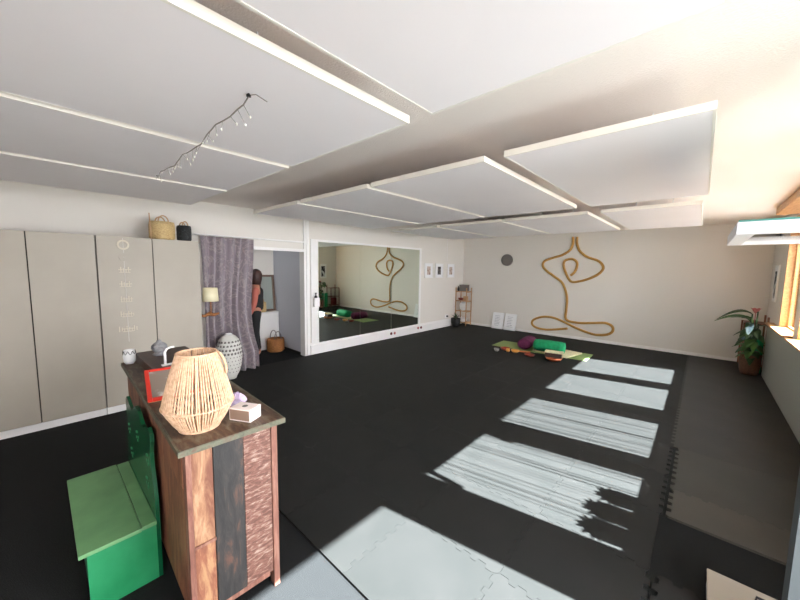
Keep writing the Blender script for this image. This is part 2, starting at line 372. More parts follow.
for j in range(len(GY)-1):
    for i in range(len(GX)-1):
        fl = (j > 0, not (i == len(GX)-2 and j == 2), j < len(GY)-2, i > 0)
        if j == 0 and i == 0: continue
        gl = 'dark grey jigsaw floor mat, row %s from the dresser, column %s from the mirror wall' % (ORD[j], ORD[i])
        if j == 0 and i == 1:
            foam_mat(-4.74, GY[j], .30, GY[1]-GY[0], (False, True, True, False), 'mat', gl, 'dark grey jigsaw foam mats covering the studio floor'); continue
        gr = 'dark grey jigsaw foam mats covering the studio floor'
        foam_mat(GX[i], GY[j], GX[i+1]-GX[i], GY[j+1]-GY[j], fl, 'mat', gl, gr)
# strip by the windows
SY = [2.82, 3.20, 4.02, 4.62, 5.22, 5.82, 6.42, 7.02, 7.62, 8.22, 8.82]
desc = ['lighter grey mat by the window wall, its thick front edge over the bare gap', 'grey mat with jigsaw edge, second in the strip under the windows'] + ['dark mat along the window wall, strip place %s counted from the bare gap' % ORD[k] for k in range(2, 10)]
for j in range(len(SY)-1):
    foam_mat(-.056 if j < 2 else -.10, SY[j], (.88 if j < 2 else .925), SY[j+1]-SY[j], (j not in (0, 2), False, j not in (1, 9), 2 if j < 2 else True), 'mat_grey' if j < 1 else 'mat_grey_mid' if j == 1 else 'mat_grey_dark', desc[j], 'lighter grey mats in the strip along the window wall', .016)  # front rows lighter: sheen put into the mat colour
foam_mat(-.066, 1.61, .60, .60, (True, False, True, 2), 'mat', 'dark mat with jigsaw front edge before the bare dark floor gap by the door', 'lighter grey mats in the strip along the window wall')

# ================================================================ CEILING PANELS
PX = [(-.93, .01, 'nearest the windows'), (-2.10, -1.06, 'second from the windows'), (-3.19, -2.15, 'third from the windows'), (-4.30, -3.25, 'fourth from the windows, closest to the mirror wall')]
PY = [(-.84, 1.21, 'front row over the dresser'), (1.92, 3.96, 'middle row'), (4.43, 6.48, 'rear row towards the yogi wall')]
PZ = 2.35
for y0, y1, rl in PY:
    for x0, x1, cl in PX:
        if x1 > 0: x1 = {-.84: .0, 1.92: -.01, 4.43: -.06}[y0]
        t = thing('ceiling_panel', 'white suspended acoustic ceiling panel, %s, %s' % (rl, cl), 'ceiling panel', ((x0+x1)/2, (y0+y1)/2, PZ), 0, 'white acoustic panels hung under the ceiling')
        hx, hy = (x1-x0)/2, (y1-y0)/2
        b = BM(); box(b, -hx+.012, hx-.012, -hy+.012, hy-.012, 0, .03); obj('board', b, 'panel', t)
        b = BM()
        box(b, -hx, -hx+.012, -hy, hy, -.001, .034); box(b, hx-.012, hx, -hy, hy, -.001, .034)
        box(b, -hx+.012, hx-.012, -hy, -hy+.012, -.001, .034); box(b, -hx+.012, hx-.012, hy-.012, hy, -.001, .034)
        obj('edge_frame', b, 'panel_edge', t)
        for sx in (-1, 1):
            for sy in (-1, 1):
                b = BM(); tube(b, [(sx*hx*.4, sy*hy*.45, .03), (sx*hx*.4, sy*hy*.45, ZC-PZ)], .004, 6); obj('hanger', b, 'white', t)

# ================================================================ WARDROBES
yy = 1.435; WX0, WX1, WH = XL+.02, -4.80, 1.985
wl = ['white beige wardrobe at the right end beside the curtain, two doors under the baskets', 'beige wardrobe in the middle of the row, pale garland strip to its right', 'beige wardrobe third from the curtain at the frame edge', 'beige wardrobe at the far left end of the row beyond the frame']
wl[0] = 'beige two-door wardrobe at the right end of the row, garland on it, beside the curtain'
wl[1] = 'beige two-door wardrobe left of the one with the garland'
for i in range(3):
    t = thing('wardrobe', wl[i], 'wardrobe', (WX1, yy-.99, 0), 0, 'beige wardrobes in a row')
    b = BM(); box(b, -(WX1-WX0), -.030, 0.0, .985, .075, WH); obj('body', b, 'wardrobe', t)
    b = BM(); box(b, -.0299, -.0200, 0.002, .985, .076, WH-.001); obj('shadow_gap', b, 'gap', t)  # dark sheet, its colour stands in for the shade between the doors
    b = BM(); box(b, -(WX1-WX0)+.02, -.016, .0, .985, 0, .073); obj('plinth', b, 'white', t)
    for k in range(2):
        b = BM(); box(b, -.019, 0, .004+k*.4935, .4885+k*.4935, .08, WH-.002, .0015)
        obj('door', b, 'wardrobe', t)
    yy -= .99

# ================================================================ CURTAIN, RAIL
t = thing('curtain', 'mauve patterned floor-length curtain half drawn across the side room doorway', 'curtain', (XL+.09, 1.62, 0))
b = BM(); NU, NV = 120, 24; V = []
for v in range(NV+1):
    z = 2.10 - (2.10-.03)*v/NV; s = v/NV; row = []
    for u in range(NU+1):
        q = u/NU; yr = .765 - .10*math.sin(math.pi*min(1, s*1.15)**1.5) + .02*max(0, s-.75)*4*q
        y = -.02 + yr*q + .015*math.sin(q*13+s*2)
        x = .058*math.sin(q*2*math.pi*6 + .6*math.sin(s*3)) * (.45+.6*s) + .02*math.sin(q*5+s*4) + .04
        row.append(b.verts.new((x, y, z)))
    V.append(row)
for v in range(NV):
    for u in range(NU): b.faces.new((V[v][u], V[v][u+1], V[v+1][u+1], V[v+1][u]))
o = obj('drape', b, 'curtain', t, True); md = o.modifiers.new('s', 'SOLIDIFY'); md.thickness = .003
b = BM(); tube(b, [(.03, -.08, 2.12), (.03, .82, 2.12)], .009, 10); obj('rail', b, 'white', t)

# ================================================================ MIRRORS
for i, (a0, a1, l) in enumerate([(3.63, 4.672, 'tall wall mirror panel nearest the doorway and the soap dispenser'), (4.676, 5.655, 'tall wall mirror panel in the middle of the three'), (5.659, 6.69, 'tall wall mirror panel nearest the three small pictures')]):
    t = thing('wall_mirror', l, 'mirror', (XL+(.026, .0165, .0085)[i], (a0+a1)/2, .225), 0, 'three mirror panels on the left wall')
    h = (a1-a0)/2; t.rotation_euler = (0, 0, math.radians((.3, .7, .7)[i]))
    b = BM(); box(b, .0, .006, -h, h, 0, 1.93); obj('mirror_glass', b, 'mirror', t)
    b = BM(); box(b, -.0025, -.0001, -h+.01, h-.01, .01, 1.92); obj('backing', b, 'trimwhite', t)
b = BM(); box(b, XL, XL+.024, 3.47, 3.625, .226, 2.2); box(b, XL, XL+.024, 6.695, 6.76, .226, 2.2); box(b, XL, XL+.024, 3.625, 6.695, 2.16, 2.2)
struct('trim_7', b, 'trimwhite')

# soap dispenser
t = thing('soap_dispenser', 'white wall dispenser with black pump at the left edge of the mirrors', 'dispenser', (XL+.024, 3.545, .93))
b = BM(); box(b, 0, .08, -.05, .06, 0, .17, .008); obj('body', b, 'trimwhite', t)
b = BM(); lathe(b, [(.028, 0), (.028, .025), (.012, .04), (.01, .075), (.018, .08), (.018, .095)], 12, (.04, 0, .17)); obj('pump', b, 'black', t)
for y, z, m, l in [(5.61, .13, 'maroon', 'maroon round ornament on the skirting below the mirror joint'), (5.73, .125, 'roseglass', 'rose coloured round ornament on the skirting next to the maroon one'),
                (6.62, .14, 'roseglass', 'small rose ornament low on the skirting at the right mirror end'), (6.74, .14, 'maroon', 'small dark red ornament on the skirting end of the mirrors, further right')]:
    b = BM(); lathe(b, [(.001, 0), (.012, 0), (.012, .012), (.032, .018), (.034, .03), (.02, .04), (.001, .041)], 14)
    o = obj('red_ornament', b, m, None, True); o.rotation_euler = (0, math.radians(90), 0); o.location = (XL+.05, y, z); tag(o, l, 'ornament', 'ornaments on the white skirting')
# socket with black plug near the shelf
t = thing('wall_socket', 'white wall socket with black plug left of the bamboo shelf', 'socket', (XL, 7.98, .31))
b = BM(); box(b, 0, .012, -.06, .06, -.05, .05, .003); obj('plate', b, 'trimwhite', t)
b = BM(); tube(b, [(.012, .02, 0), (.05, .02, 0)], .026, 12); obj('plug', b, 'black', t)

# three little pictures
for y, m, l in [(7.10, 'print', 'small white framed pale print nearest the mirrors'), (7.58, 'print_dark', 'small white framed picture with dark figure, middle of the three'), (8.15, 'print', 'small white framed pale print nearest the corner')]:
    t = thing('framed_picture', l, 'picture', (XL, y, 1.63), 0, 'three small framed pictures')
    hw, hh = .185, .2
    b = BM(); box(b, .0, .02, -hw, hw, -hh, -hh+.02); box(b, 0, .02, -hw, hw, hh-.02, hh); box(b, 0, .02, -hw, -hw+.02, -hh+.02, hh-.02); box(b, 0, .02, hw-.02, hw, -hh+.02, hh-.02); obj('frame', b, 'white', t)
    b = BM(); box(b, .001, .008, -hw+.02, hw-.02, -hh+.02, hh-.02); mo = obj('mount', b, 'paper', t)
    b = BM(); box(b, .008, .0095, -.075, .075, -.11, .11); obj('print', b, m, mo)

# ================================================================ FAR WALL
t = thing('wall_speaker', 'round grey speaker grille high on the far wall', 'speaker', (-4.05, YF, 1.95))
b = BM(); tube(b, [(0, 0, 0), (0, -.05, 0)], .16, 32); obj('housing', b, 'speaker', t)
b = BM(); tube(b, [(0, -.05, 0), (0, -.058, 0), (0, -.062, 0)], [.145, .14, .1], 32); obj('grille', b, 'speaker', t)
Y1 = [(-2.402, 2.496), (-2.393, 2.333), (-2.451, 2.185), (-2.616, 2.066), (-2.849, 1.995), (-3.041, 1.914), (-3.072, 1.785), (-2.965, 1.659), (-2.762, 1.517), (-2.589, 1.385), (-2.489, 1.172), (-2.448, 0.958), (-2.451, 0.708), (-2.457, 0.519), (-2.377, 0.44), (-2.123, 0.421), (-1.856, 0.454), (-1.601, 0.485), (-1.458, 0.427), (-1.441, 0.314), (-1.534, 0.224), (-1.735, 0.183), (-1.948, 0.212), (-2.227, 0.297), (-2.521, 0.416), (-2.765, 0.484), (-3.013, 0.476), (-3.234, 0.378), (-3.274, 0.259), (-3.158, 0.173), (-2.932, 0.151), (-2.687, 0.184), (-2.395, 0.249)]
Y2 = [(-2.314, 2.491), (-2.304, 2.33), (-2.228, 2.149), (-2.058, 2.01), (-1.845, 1.927), (-1.737, 1.823), (-1.729, 1.708), (-1.848, 1.578), (-2.078, 1.465), (-2.321, 1.408), (-2.42, 1.454), (-2.503, 1.605), (-2.571, 1.789), (-2.561, 1.912), (-2.466, 1.96), (-2.353, 1.953), (-2.276, 1.869), (-2.285, 1.73), (-2.334, 1.627), (-2.404, 1.564)]
t = thing('yogi_outline', 'golden one-line rope drawing of a seated yogi on the far wall', 'wall decoration', (0, YF, 0))
for P in (Y1, Y2):
    # smooth polyline, flat rounded strip
    pts = []
    for i in range(len(P)-1):
        p0 = P[max(i-1, 0)]; p1 = P[i]; p2 = P[i+1]; p3 = P[min(i+2, len(P)-1)]
        for k in range(6):
            s = k/6
            pts.append(tuple(.5*((2*p1[c]) + (-p0[c]+p2[c])*s + (2*p0[c]-5*p1[c]+4*p2[c]-p3[c])*s*s + (-p0[c]+3*p1[c]-3*p2[c]+p3[c])*s**3) for c in (0, 1)))
    pts.append(P[-1])
    b = BM(); tube(b, [(x, -.02, z) for x, z in pts], .029, 10)
    for v in b.verts: v.co.y = -.02 + (v.co.y+.02)*.6
    obj('rope_line', b, 'gold', t, True)
for x0, x1, l in [(-4.38, -4.05, 'white lettered canvas leaning on the far wall, left of the pair'), (-4.01, -3.68, 'white lettered canvas leaning on the far wall, right of the pair')]:
    t = thing('canvas_board', l, 'canvas', ((x0+x1)/2, 8.70, .02), 0, 'pair of white canvases leaning on the wall'); t.rotation_euler = (math.radians(-14), 0, 0)
    h = (x1-x0)/2
    b = BM(); box(b, -h, h, 0, .02, 0, .46, .002); obj('canvas', b, 'paper', t)
    b = BM()
    for k in range(7): box(b, -h*.55, h*(.2+.35*random.random()), -.001, 0, .36-.045*k, .372-.045*k)
    obj('faint_lettering', b, 'faint', t)

# bamboo shelf in the corner
t = thing('corner_shelf', 'narrow bamboo shelf rack standing in the far left corner', 'shelf', (-5.43, 8.42, .015))
for x in (0, .36):
    for y in (0, .28):
        b = BM(); box(b, x, x+.022, y, y+.022, 0, 1.12); obj('post', b, 'bamboo', t)
for z in (.08, .42, .72, 1.0):
    b = BM(); box(b, .022, .36, .0, .30, z, z+.015)
    for x in (0, .36): box(b, x+.001, x+.021, .022, .28, z-.02, z+.01)
    obj('shelf_board', b, 'bamboo', t)
t = thing('storage_box', 'grey fabric box on top of the bamboo corner shelf', 'box', (-5.225, 8.57, 1.031))
b = BM(); box(b, -.11, .11, -.10, .10, 0, .17, .006); obj('body', b, 'speaker', t)
b = BM(); box(b, -.115, .115, -.105, .105, .17, .19, .004); obj('lid', b, 'speaker', t)
b = BM(); lathe(b, [(.028, 0), (.035, .03), (.03, .09), (.012, .12), (.014, .15)], 14); o = obj('bottle', b, 'black', None, True, (-5.38, 8.50, 1.031)); tag(o, 'small black bottle beside the grey box on the corner shelf', 'bottle')
b = BM(); lathe(b, [(.04, 0), (.085, .04), (.09, .07), (.08, .07), (.035, .012)], 18); o = obj('wooden_bowl', b, 'redbrown', None, True, (-5.31, 8.55, .751)); o.location.z = .751; tag(o, 'brown wooden bowl on the middle tier of the corner shelf', 'bowl')
b = BM(); box(b, -.05, .05, -.06, .06, 0, .13, .004); o = obj('card_box', b, 'bamboo', None, False, (-5.16, 8.56, .7515)); tag(o, 'tan cardboard box beside the brown bowl on the corner shelf', 'box')
b = BM(); lathe(b, [(.05, 0), (.09, .05), (.11, .13), (.10, .2), (.07, .24), (.06, .24)], 20); o = obj('white_vase', b, 'ceramic', None, True, (-5.24, 8.56, .451)); tag(o, 'large white round vase on the lower tier of the corner shelf', 'vase')
b = BM(); lathe(b, [(.06, 0), (.12, .05), (.135, .11), (.125, .11), (.06, .015)], 20); o = obj('white_bowl', b, 'ceramic', None, True, (-5.23, 8.56, .111)); tag(o, 'white bowl on the bottom tier of the corner shelf', 'bowl')
t = thing('potted_plant', 'small dark pot with spiky green plant on floor beside the bamboo shelf', 'plant', (-5.24, 8.18, .015))
b = BM(); lathe(b, [(.09, 0), (.13, .1), (.14, .24), (.12, .24), (.10, .2)], 20); obj('pot', b, 'black', t, True)
def leaf_strip(bm, base, d, L, wdt, droop, n=8, up=1.2, curl=0):
    d = Vector(d).normalized(); side = Vector((-d.y, d.x, 0)).normalized(); prev = None
    for i in range(n+1):
        s = i/n; p = Vector(base) + d*L*s*(.6+.4*s) + Vector((0, 0, 1))*(up*L*s - droop*L*s*s)
        wv = wdt*math.sin(math.pi*min(.98, .08+s*.92))**.8 * .5
        dn = Vector((0, 0, -wv*.35))
        a, c, e = bm.verts.new(p-side*wv), bm.verts.new(p+dn), bm.verts.new(p+side*wv)
        if prev:
            bm.faces.new((prev[0], prev[1], c, a)); bm.faces.new((prev[1], prev[2], e, c))
        prev = (a, c, e)
b = BM()
for k in range(16):
    a = k*2.4; leaf_strip(b, (0, 0, .2), (math.cos(a), math.sin(a), 0), .13+.05*random.random(), .03, .5, up=1.1+.6*random.random())
obj('leaves', b, 'leaf_dark', t)

# ================================================================ SIDE ROOM
t = thing('low_cabinet', 'white low cabinet at the back of the side room', 'cabinet', (-6.42, 3.12, 0))
b = BM(); box(b, -.195, 0, -.21, .205, .0, .74, .003); obj('body', b, 'white', t)
b = BM(); box(b, .0005, .016, -.205, .2, .03, .73, .002); obj('door', b, 'trimwhite', t)
b = BM(); box(b, -.197, .02, -.215, .205, .7405, .765, .002); obj('top', b, 'white', t)
t = thing('leaning_frame', 'tall brown framed mirror leaning on top of the white cabinet', 'mirror', (-6.54, 3.155, .768)); t.rotation_euler = (0, math.radians(-5), 0)
b = BM(); H_ = .74; W_ = .165
box(b, 0, .025, -W_, -W_+.04, 0, H_); box(b, 0, .025, W_-.04, W_, 0, H_); box(b, 0, .025, -W_+.04, W_-.04, 0, .04); box(b, 0, .025, -W_+.04, W_-.04, H_-.04, H_); obj('frame', b, 'brownframe', t)
b = BM(); box(b, .002, .01, -W_+.04, W_-.04, .04, H_-.04); obj('glass', b, 'mirror', t)
def bag(name, label, loc, m, hm, wx, wy, h, cat='bag', handle_h=.14):
    t = thing(name, label, cat, loc)
    b = BM(); lathe(b, [(.42, 0), (.5, .1*h), (.5, .8*h), (.47, h), (.45, h), (.46, .5*h), (.4, .03)], 24, sx=wx, sy=wy); obj('basket_body', b, m, t, True)
    for s in (-1, 1):
        b = BM(); tube(b, [(s*wx*.3, -wy*.2, h*.95)] + [(s*wx*.3, wy*.2*math.cos(math.radians(180-a)), h*.95+handle_h*math.sin(math.radians(a))) for a in range(0, 181, 20)] + [(s*wx*.3, wy*.2, h*.9)], .008, 6); obj('handle', b, hm, t, True)
    return t
bag('straw_bag', 'tan straw bag with handles on the white cabinet in the side room', (-6.465, 2.99, .767), 'straw', 'bamboo', .10, .2, .2, handle_h=.1)
bag('wicker_basket', 'brown wicker basket with one grey handle on the side room floor', (-6.18, 3.13, 0.003), 'wicker', 'cord', .3, .34, .26, 'basket', .16)

t = thing('fill_lamp', 'unseen round white fill lamp added to brighten the side room', 'lamp', (-6.2, 2.2, ZC))  # out of view, added to lift the dark side room
b = BM(); lathe(b, [(.001, -.10), (.10, -.09), (.16, -.05), (.17, -.012)], 24); o = obj('diffuser', b, 'glow', t, True)
b = BM(); lathe(b, [(.18, -.011), (.18, 0)], 24); obj('base', b, 'white', t)
# person behind the curtain
def skinned(name, verts, edges, radii, m, parent, root=0, lv=2, label=None):
    me = bpy.data.meshes.new(name); me.from_pydata(verts, edges, []); me.materials.append(M[m])
    o = bpy.data.objects.new(name, me); COL.objects.link(o)
    if parent: o.parent = parent
    sk = o.modifiers.new('skin', 'SKIN'); sk.use_smooth_shade = True
    for i, r in enumerate(radii):
        v = me.skin_vertices[0].data[i]; v.radius = (r, r) if not isinstance(r, tuple) else r
        v.use_root = (i == root)
    ss = o.modifiers.new('sub', 'SUBSURF'); ss.levels = lv; ss.render_levels = lv
    if label: o['label'] = label
    return o
P = Vector((-5.93, 2.64, 0))
per = thing('person', 'person with dark brown hair in salmon sleeves, black vest and leggings, half behind the curtain', 'person', tuple(P), math.radians(-112))
#   body: +x is the facing direction
bv = [(0, 0, .93), (-.01, 0, 1.08), (.0, 0, 1.25), (-.02, 0, 1.38), (-.01, 0, 1.46), (.02, 0, 1.52), (.03, 0, 1.60),
      (.0, .17, 1.37), (.03, .20, 1.10), (.12, .19, .88), (.15, .185, .80),
      (.0, -.17, 1.37), (.05, -.20, 1.10), (.16, -.17, .90), (.19, -.165, .82),
      (.0, .09, .86), (.03, .09, .48), (-.01, .09, .10), (.06, .09, .035), (.15, .09, .03),
      (.0, -.09, .86), (.0, -.09, .48), (-.05, -.09, .10), (.02, -.09, .035), (.11, -.09, .03)]
be = [(0,1),(1,2),(2,3),(3,4),(4,5),(5,6),(3,7),(7,8),(8,9),(9,10),(3,11),(11,12),(12,13),(13,14),(0,15),(15,16),(16,17),(17,18),(18,19),(0,20),(20,21),(21,22),(22,23),(23,24)]
br = [(.12,.14),(.10,.12),(.11,.14),(.10,.13),.055,.05,.05,.055,.042,.028,.024,.055,.042,.028,.024,.085,.058,.038,.036,.028,.085,.058,.038,.036,.028]
body = skinned('body', bv, be, br, 'skin', per)
per.scale = (.92,)*3
b = BM(); lathe(b, [(.01, -.12), (.045, -.105), (.07, -.05), (.082, .02), (.078, .07), (.05, .11), (.01, .125)], 20, (.045, 0, 1.62), 1.08, .9)
obj('head', b, 'skin', per, True)
b = BM(); lathe(b, [(.004, -.018), (.016, -.012), (.006, .02)], 8, (.135, 0, 1.60)); obj('nose', b, 'skin', per, True)
for s in (-1, 1):
    b = BM(); lathe(b, [(.002, -.008), (.009, 0), (.002, .008)], 8, (.118, s*.032, 1.63)); obj('eye', b, 'hair', per, True)
    b = BM(); lathe(b, [(.004, -.028), (.014, 0), (.012, .02), (.003, .03)], 8, (.03, s*.077, 1.615), 1, .5); obj('ear', b, 'skin', per, True)
b = BM(); box(b, .112, .122, -.02, .02, 1.562, 1.568, .002); obj('mouth', b, 'shirt', per)
b = BM(); lathe(b, [(.02, -.2), (.08, -.15), (.105, -.05), (.112, .03), (.095, .09), (.055, .13), (.01, .145)], 20, (-.02, 0, 1.63), 1.0, 1.0); obj('hair', b, 'hair', per, True)
skinned('vest', [(0, 0, .93), (-.01, 0, 1.08), (.0, 0, 1.25), (-.02, 0, 1.38), (-.015, 0, 1.43)],
        [(0,1),(1,2),(2,3),(3,4)], [(.14,.16),(.125,.145),(.125,.155),(.115,.145),.07], 'trousers', per)
skinned('sleeve', [(-.01, .12, 1.385), (.0, .175, 1.37), (.03, .20, 1.10), (.11, .19, .90)], [(0,1),(1,2),(2,3)], [.06, .066, .052, .036], 'shirt', per)
skinned('sleeve', [(-.01, -.12, 1.385), (.0, -.175, 1.37), (.05, -.20, 1.10), (.145, -.17, .92)], [(0,1),(1,2),(2,3)], [.06, .066, .052, .036], 'shirt', per)
skinned('leggings', [(0, 0, 1.0), (0, 0, .93), (.0, .09, .86), (.03, .09, .48), (-.01, .09, .14), (.0, -.09, .86), (.0, -.09, .48), (-.05, -.09, .14)],
        [(0,1),(1,2),(2,3),(3,4),(1,5),(5,6),(6,7)], [(.125,.145),(.128,.15),.096,.066,.046,.096,.066,.046], 'trousers', per)
for s in (1, -1):
    w_ = Vector((.155, .185, .79)) if s == 1 else Vector((.195, -.165, .81))
    for k in range(4):
        p = w_ + Vector((.005+.01*k-.015, (k-1.5)*.019*s, -.05)); L = (.075, .085, .08, .065)[k]
        b = BM(); tube(b, [w_+Vector((0, (k-1.5)*.014*s, -.01)), p, p+Vector((.008, 0, -L*.5)), p+Vector((-.004, 0, -L))], [.012, .0105, .0095, .007], 8); obj('finger', b, 'skin', per, True)
    b = BM(); tube(b, [w_+Vector((.01, 0, 0)), w_+Vector((.038, -.012*s, -.03)), w_+Vector((.045, -.01*s, -.07))], [.014, .011, .008], 8); obj('thumb', b, 'skin', per, True)

# ================================================================ BY THE CURTAIN: table lamp, side table, carved lantern
t = thing('wall_lamp', 'small lamp with cream drum shade on a driftwood bracket at the wardrobe side', 'lamp', (-4.98, 1.436, 1.0))
b = BM(); box(b, -.04, .04, 0, .012, -.03, .09, .003); obj('back_plate', b, 'wicker', t)
b = BM(); tube(b, [(0, .01, .02), (-.01, .07, -.01), (.01, .13, .015), (0, .20, .0), (.01, .26, .02)], [.022, .02, .026, .022, .012], 10); tube(b, [(0, .12, .01), (-.05, .15, .03), (-.08, .18, .02)], [.015, .012, .008], 8); obj('driftwood_arm', b, 'wicker', t, True)
b = BM(); tube(b, [(0, .16, .01), (0, .16, .22)], .007, 8); obj('stem', b, 'wicker', t)
b = BM(); lathe(b, [(.10, .19), (.09, .375), (.087, .375), (.097, .19)], 28, (0, .16, 0)); obj('lamp_shade', b, 'lampshade', t, True)
t = thing('carved_lantern', 'large white pierced ceramic lantern urn on the floor before the curtain', 'lantern', (-5.10, 1.855, 0.0155), 0); t.scale = (.92, .92, 1.0)
b = BM()
prof = [(.10, 0), (.11, .03), (.15, .1), (.18, .2), (.195, .34), (.188, .46), (.155, .57), (.10, .635), (.05, .655)]
lathe(b, prof, 36)
random.seed(3)
for ring in range(9):
    z = .12+.055*ring; 
    for j in range(len(prof)-1):
        if prof[j][1] <= z <= prof[j+1][1]:
            s = (z-prof[j][1])/(prof[j+1][1]-prof[j][1]); r = prof[j][0]+(prof[j+1][0]-prof[j][0])*s
    n = max(8, int(2*math.pi*r/.05))
    for k in range(n):
        a = 2*math.pi*(k+.5*(ring % 2))/n
        c = Vector((r*math.cos(a), r*math.sin(a), z)); u = Vector((-math.sin(a), math.cos(a), 0)); nn = Vector((math.cos(a), math.sin(a), 0))
        q = .008 if ring < 5 else .018
        vs = [b.verts.new(c + nn*.002 + u*q*math.cos(x) + Vector((0, 0, 1))*q*1.1*math.sin(x)) for x in (0, math.pi/3, 2*math.pi/3, math.pi, 4*math.pi/3, 5*math.pi/3)]
        ws = [b.verts.new(v.co - nn*.012) for v in vs]
        fs = [b.faces.new(vs), b.faces.new(ws[::-1])] + [b.faces.new((vs[i], ws[i], ws[(i+1) % 6], vs[(i+1) % 6])) for i in range(6)]
        for f_ in fs: f_.material_index = 1
o = obj('urn_body', b, 'urn', t, True); o.data.materials.append(M['speaker'])
b = BM(); lathe(b, [(.05, .656), (.055, .664), (.04, .674), (.001, .68)], 16); obj('cap', b, 'ceramic', t, True)

# ================================================================ ON THE WARDROBES
bag('straw_basket', 'light straw basket with loop handles on top of the wardrobe', (-5.0, 1.085, WH+.002), 'straw', 'bamboo', .26, .27, .22, 'basket', .08)
bag('black_bag', 'black woven bag beside the straw basket on the wardrobe', (-4.96, 1.31, WH+.002), 'blackbag', 'bamboo', .2, .16, .19, 'bag', .06)
b = BM(); tube(b, [(0, 0, 0), (0, -.01, .3)], .006, 6); o = obj('incense_stick', b, 'bamboo', None, False, (-4.86, .945, WH+.001)); tag(o, 'thin wooden stick standing left of the straw basket on the wardrobe', 'stick')
# garland on the wardrobe door
t = thing('hanging_garland', 'pale string garland with seven cut-out symbols hanging on the wardrobe door', 'garland', (-4.797, .67, 0))
b = BM(); tube(b, [(.003, 0, 1.97), (.003, 0, .80)], .0015, 5); obj('string', b, 'paper', t)
b = BM()
def ring(bm, z, r, wd=.008, n=20):
    for k in range(n):
        a0, a1 = 2*math.pi*k/n, 2*math.pi*(k+1)/n
        q = [(rr*math.cos(a), rr*math.sin(a)) for rr, a in ((r-wd, a0), (r, a0), (r, a1), (r-wd, a1))]
        prism(bm, q, .0, .005, lambda u, v, d: (d, u, z+v))
ring(b, 1.895, .055, .018); obj('medallion', b, 'garland', t)
for z, kind in [(1.76, 3), (1.62, 4), (1.46, 5), (1.29, 6), (1.12, 8), (.95, 12)]:
    b = BM(); 
    if kind == 3: ring(b, z, .045, .04)
    else:
        for k in range(kind//2+2):
            q = (k - (kind//2+1)/2)*.022
            box(b, .0, .005, q-.005, q+.005, z-.03+.006*(k % 2), z+.03-.012*(k % 3))
        box(b, .0, .005, -.055, .055, z-.004, z+.004); box(b, .0, .005, -.05, .05, z-.034, z-.028)
    obj('symbol', b, 'wardrobe' if kind == 3 else 'garland', t)

# ================================================================ STRING LIGHTS ON THE CEILING
t = thing('string_lights', 'unlit icicle string lights strung diagonally under the front ceiling panels', 'string lights', (0, 0, 0))
pts = []
for i in range(25):
    s = i/24; pts.append((-1.36-1.72*s, .6+.05*s+.01*math.sin(s*20), PZ-.012-.02*math.sin(math.pi*s)-.004*math.sin(s*55)))
b = BM(); tube(b, pts, .003, 6); tube(b, [(-1.36, .6, PZ-.008), (-1.34, .62, PZ-.004), (-1.31, .65, PZ-.03)], .002, 5); obj('cable', b, 'cord', t)
b = BM(); random.seed(5)
for i in range(1, 24):
    p = Vector(pts[i]); L = random.uniform(.02, .06); e = p + Vector((random.uniform(-.03, .03), random.uniform(-.02, .03), -L))
    tube(b, [p, e], .0013, 5); b2 = BM(); lathe(b2, [(.001, -.008), (.0035, -.004), (.003, .004)], 6, tuple(e)); obj('bulb', b2, 'clearbulb', t)
obj('drop_wires', b, 'cord', t)
for p in (pts[0], pts[-1]):
    b = BM(); lathe(b, [(.009, 0), (.009, .006), (.004, .01), (.004, .0115)], 12, (p[0], p[1], p[2]-.001)); obj('hook', b, 'dark_metal', t)

# ================================================================ DRESSER
DX0, DX1, DY0, DY1, DH = -3.24, -1.555, .375, .778, .92
t = thing('dresser', 'long reclaimed-wood dresser with worn painted planks and dark top, standing in the foreground', 'dresser', (DX1, DY0, 0), math.radians(-1.8)); D = t
Lx = DX1-DX0; Wy = DY1-DY0
b = BM(); box(b, -Lx-.04, .032, -.03, Wy+.03, DH-.027, DH-.002); obj('top_edge', b, 'pl_edge', t)
b = BM(); box(b, -Lx-.03, .027, -.022, Wy+.022, DH-.012, DH); obj('top', b, 'pl_top', t)
b = BM(); box(b, -Lx+.02, -.022, .018, Wy-.018, .10, DH-.036); obj('carcass', b, 'pl_side', t)
for (x, y) in ((0, 0), (0, Wy-.03), (-Lx+.05, 0), (-Lx+.05, Wy-.03)):
    b = BM(); box(b, x-.05, x, y, y+(.022 if y == 0 else .03), 0, DH-.036, .003); obj('leg', b, 'pl_post', t)
# end face planks
yp = [.022, .108, .24, Wy-.03]
b = BM(); box(b, -.024, -.008, yp[0], yp[1]-.002, .44, DH-.037, .002); obj('end_plank', b, 'pl_tan', t, label='tan plank, upper left of the end panel')
b = BM(); box(b, -.024, -.010, yp[0], yp[1]-.002, .09, .437, .002); obj('end_plank', b, 'pl_orange', t, label='orange brown plank, lower left of the end panel')
b = BM(); box(b, -.024, -.006, yp[1], yp[2]-.002, .09, DH-.037, .002); obj('end_plank', b, 'pl_dark', t, label='charcoal plank in the middle of the end panel')
b = BM(); box(b, -.024, -.008, yp[2], yp[3]-.001, .09, DH-.037, .002); obj('end_plank', b, 'pl_white', t, label='plank with peeling white paint')
b = BM(); box(b, -.022, -.002, yp[0], yp[1], .43, .443); obj('end_batten', b, 'pl_post', t)
b = BM(); box(b, -.03, -.004, .05, Wy-.05, .075, .10, .003); obj('bottom_rail', b, 'pl_post', t)
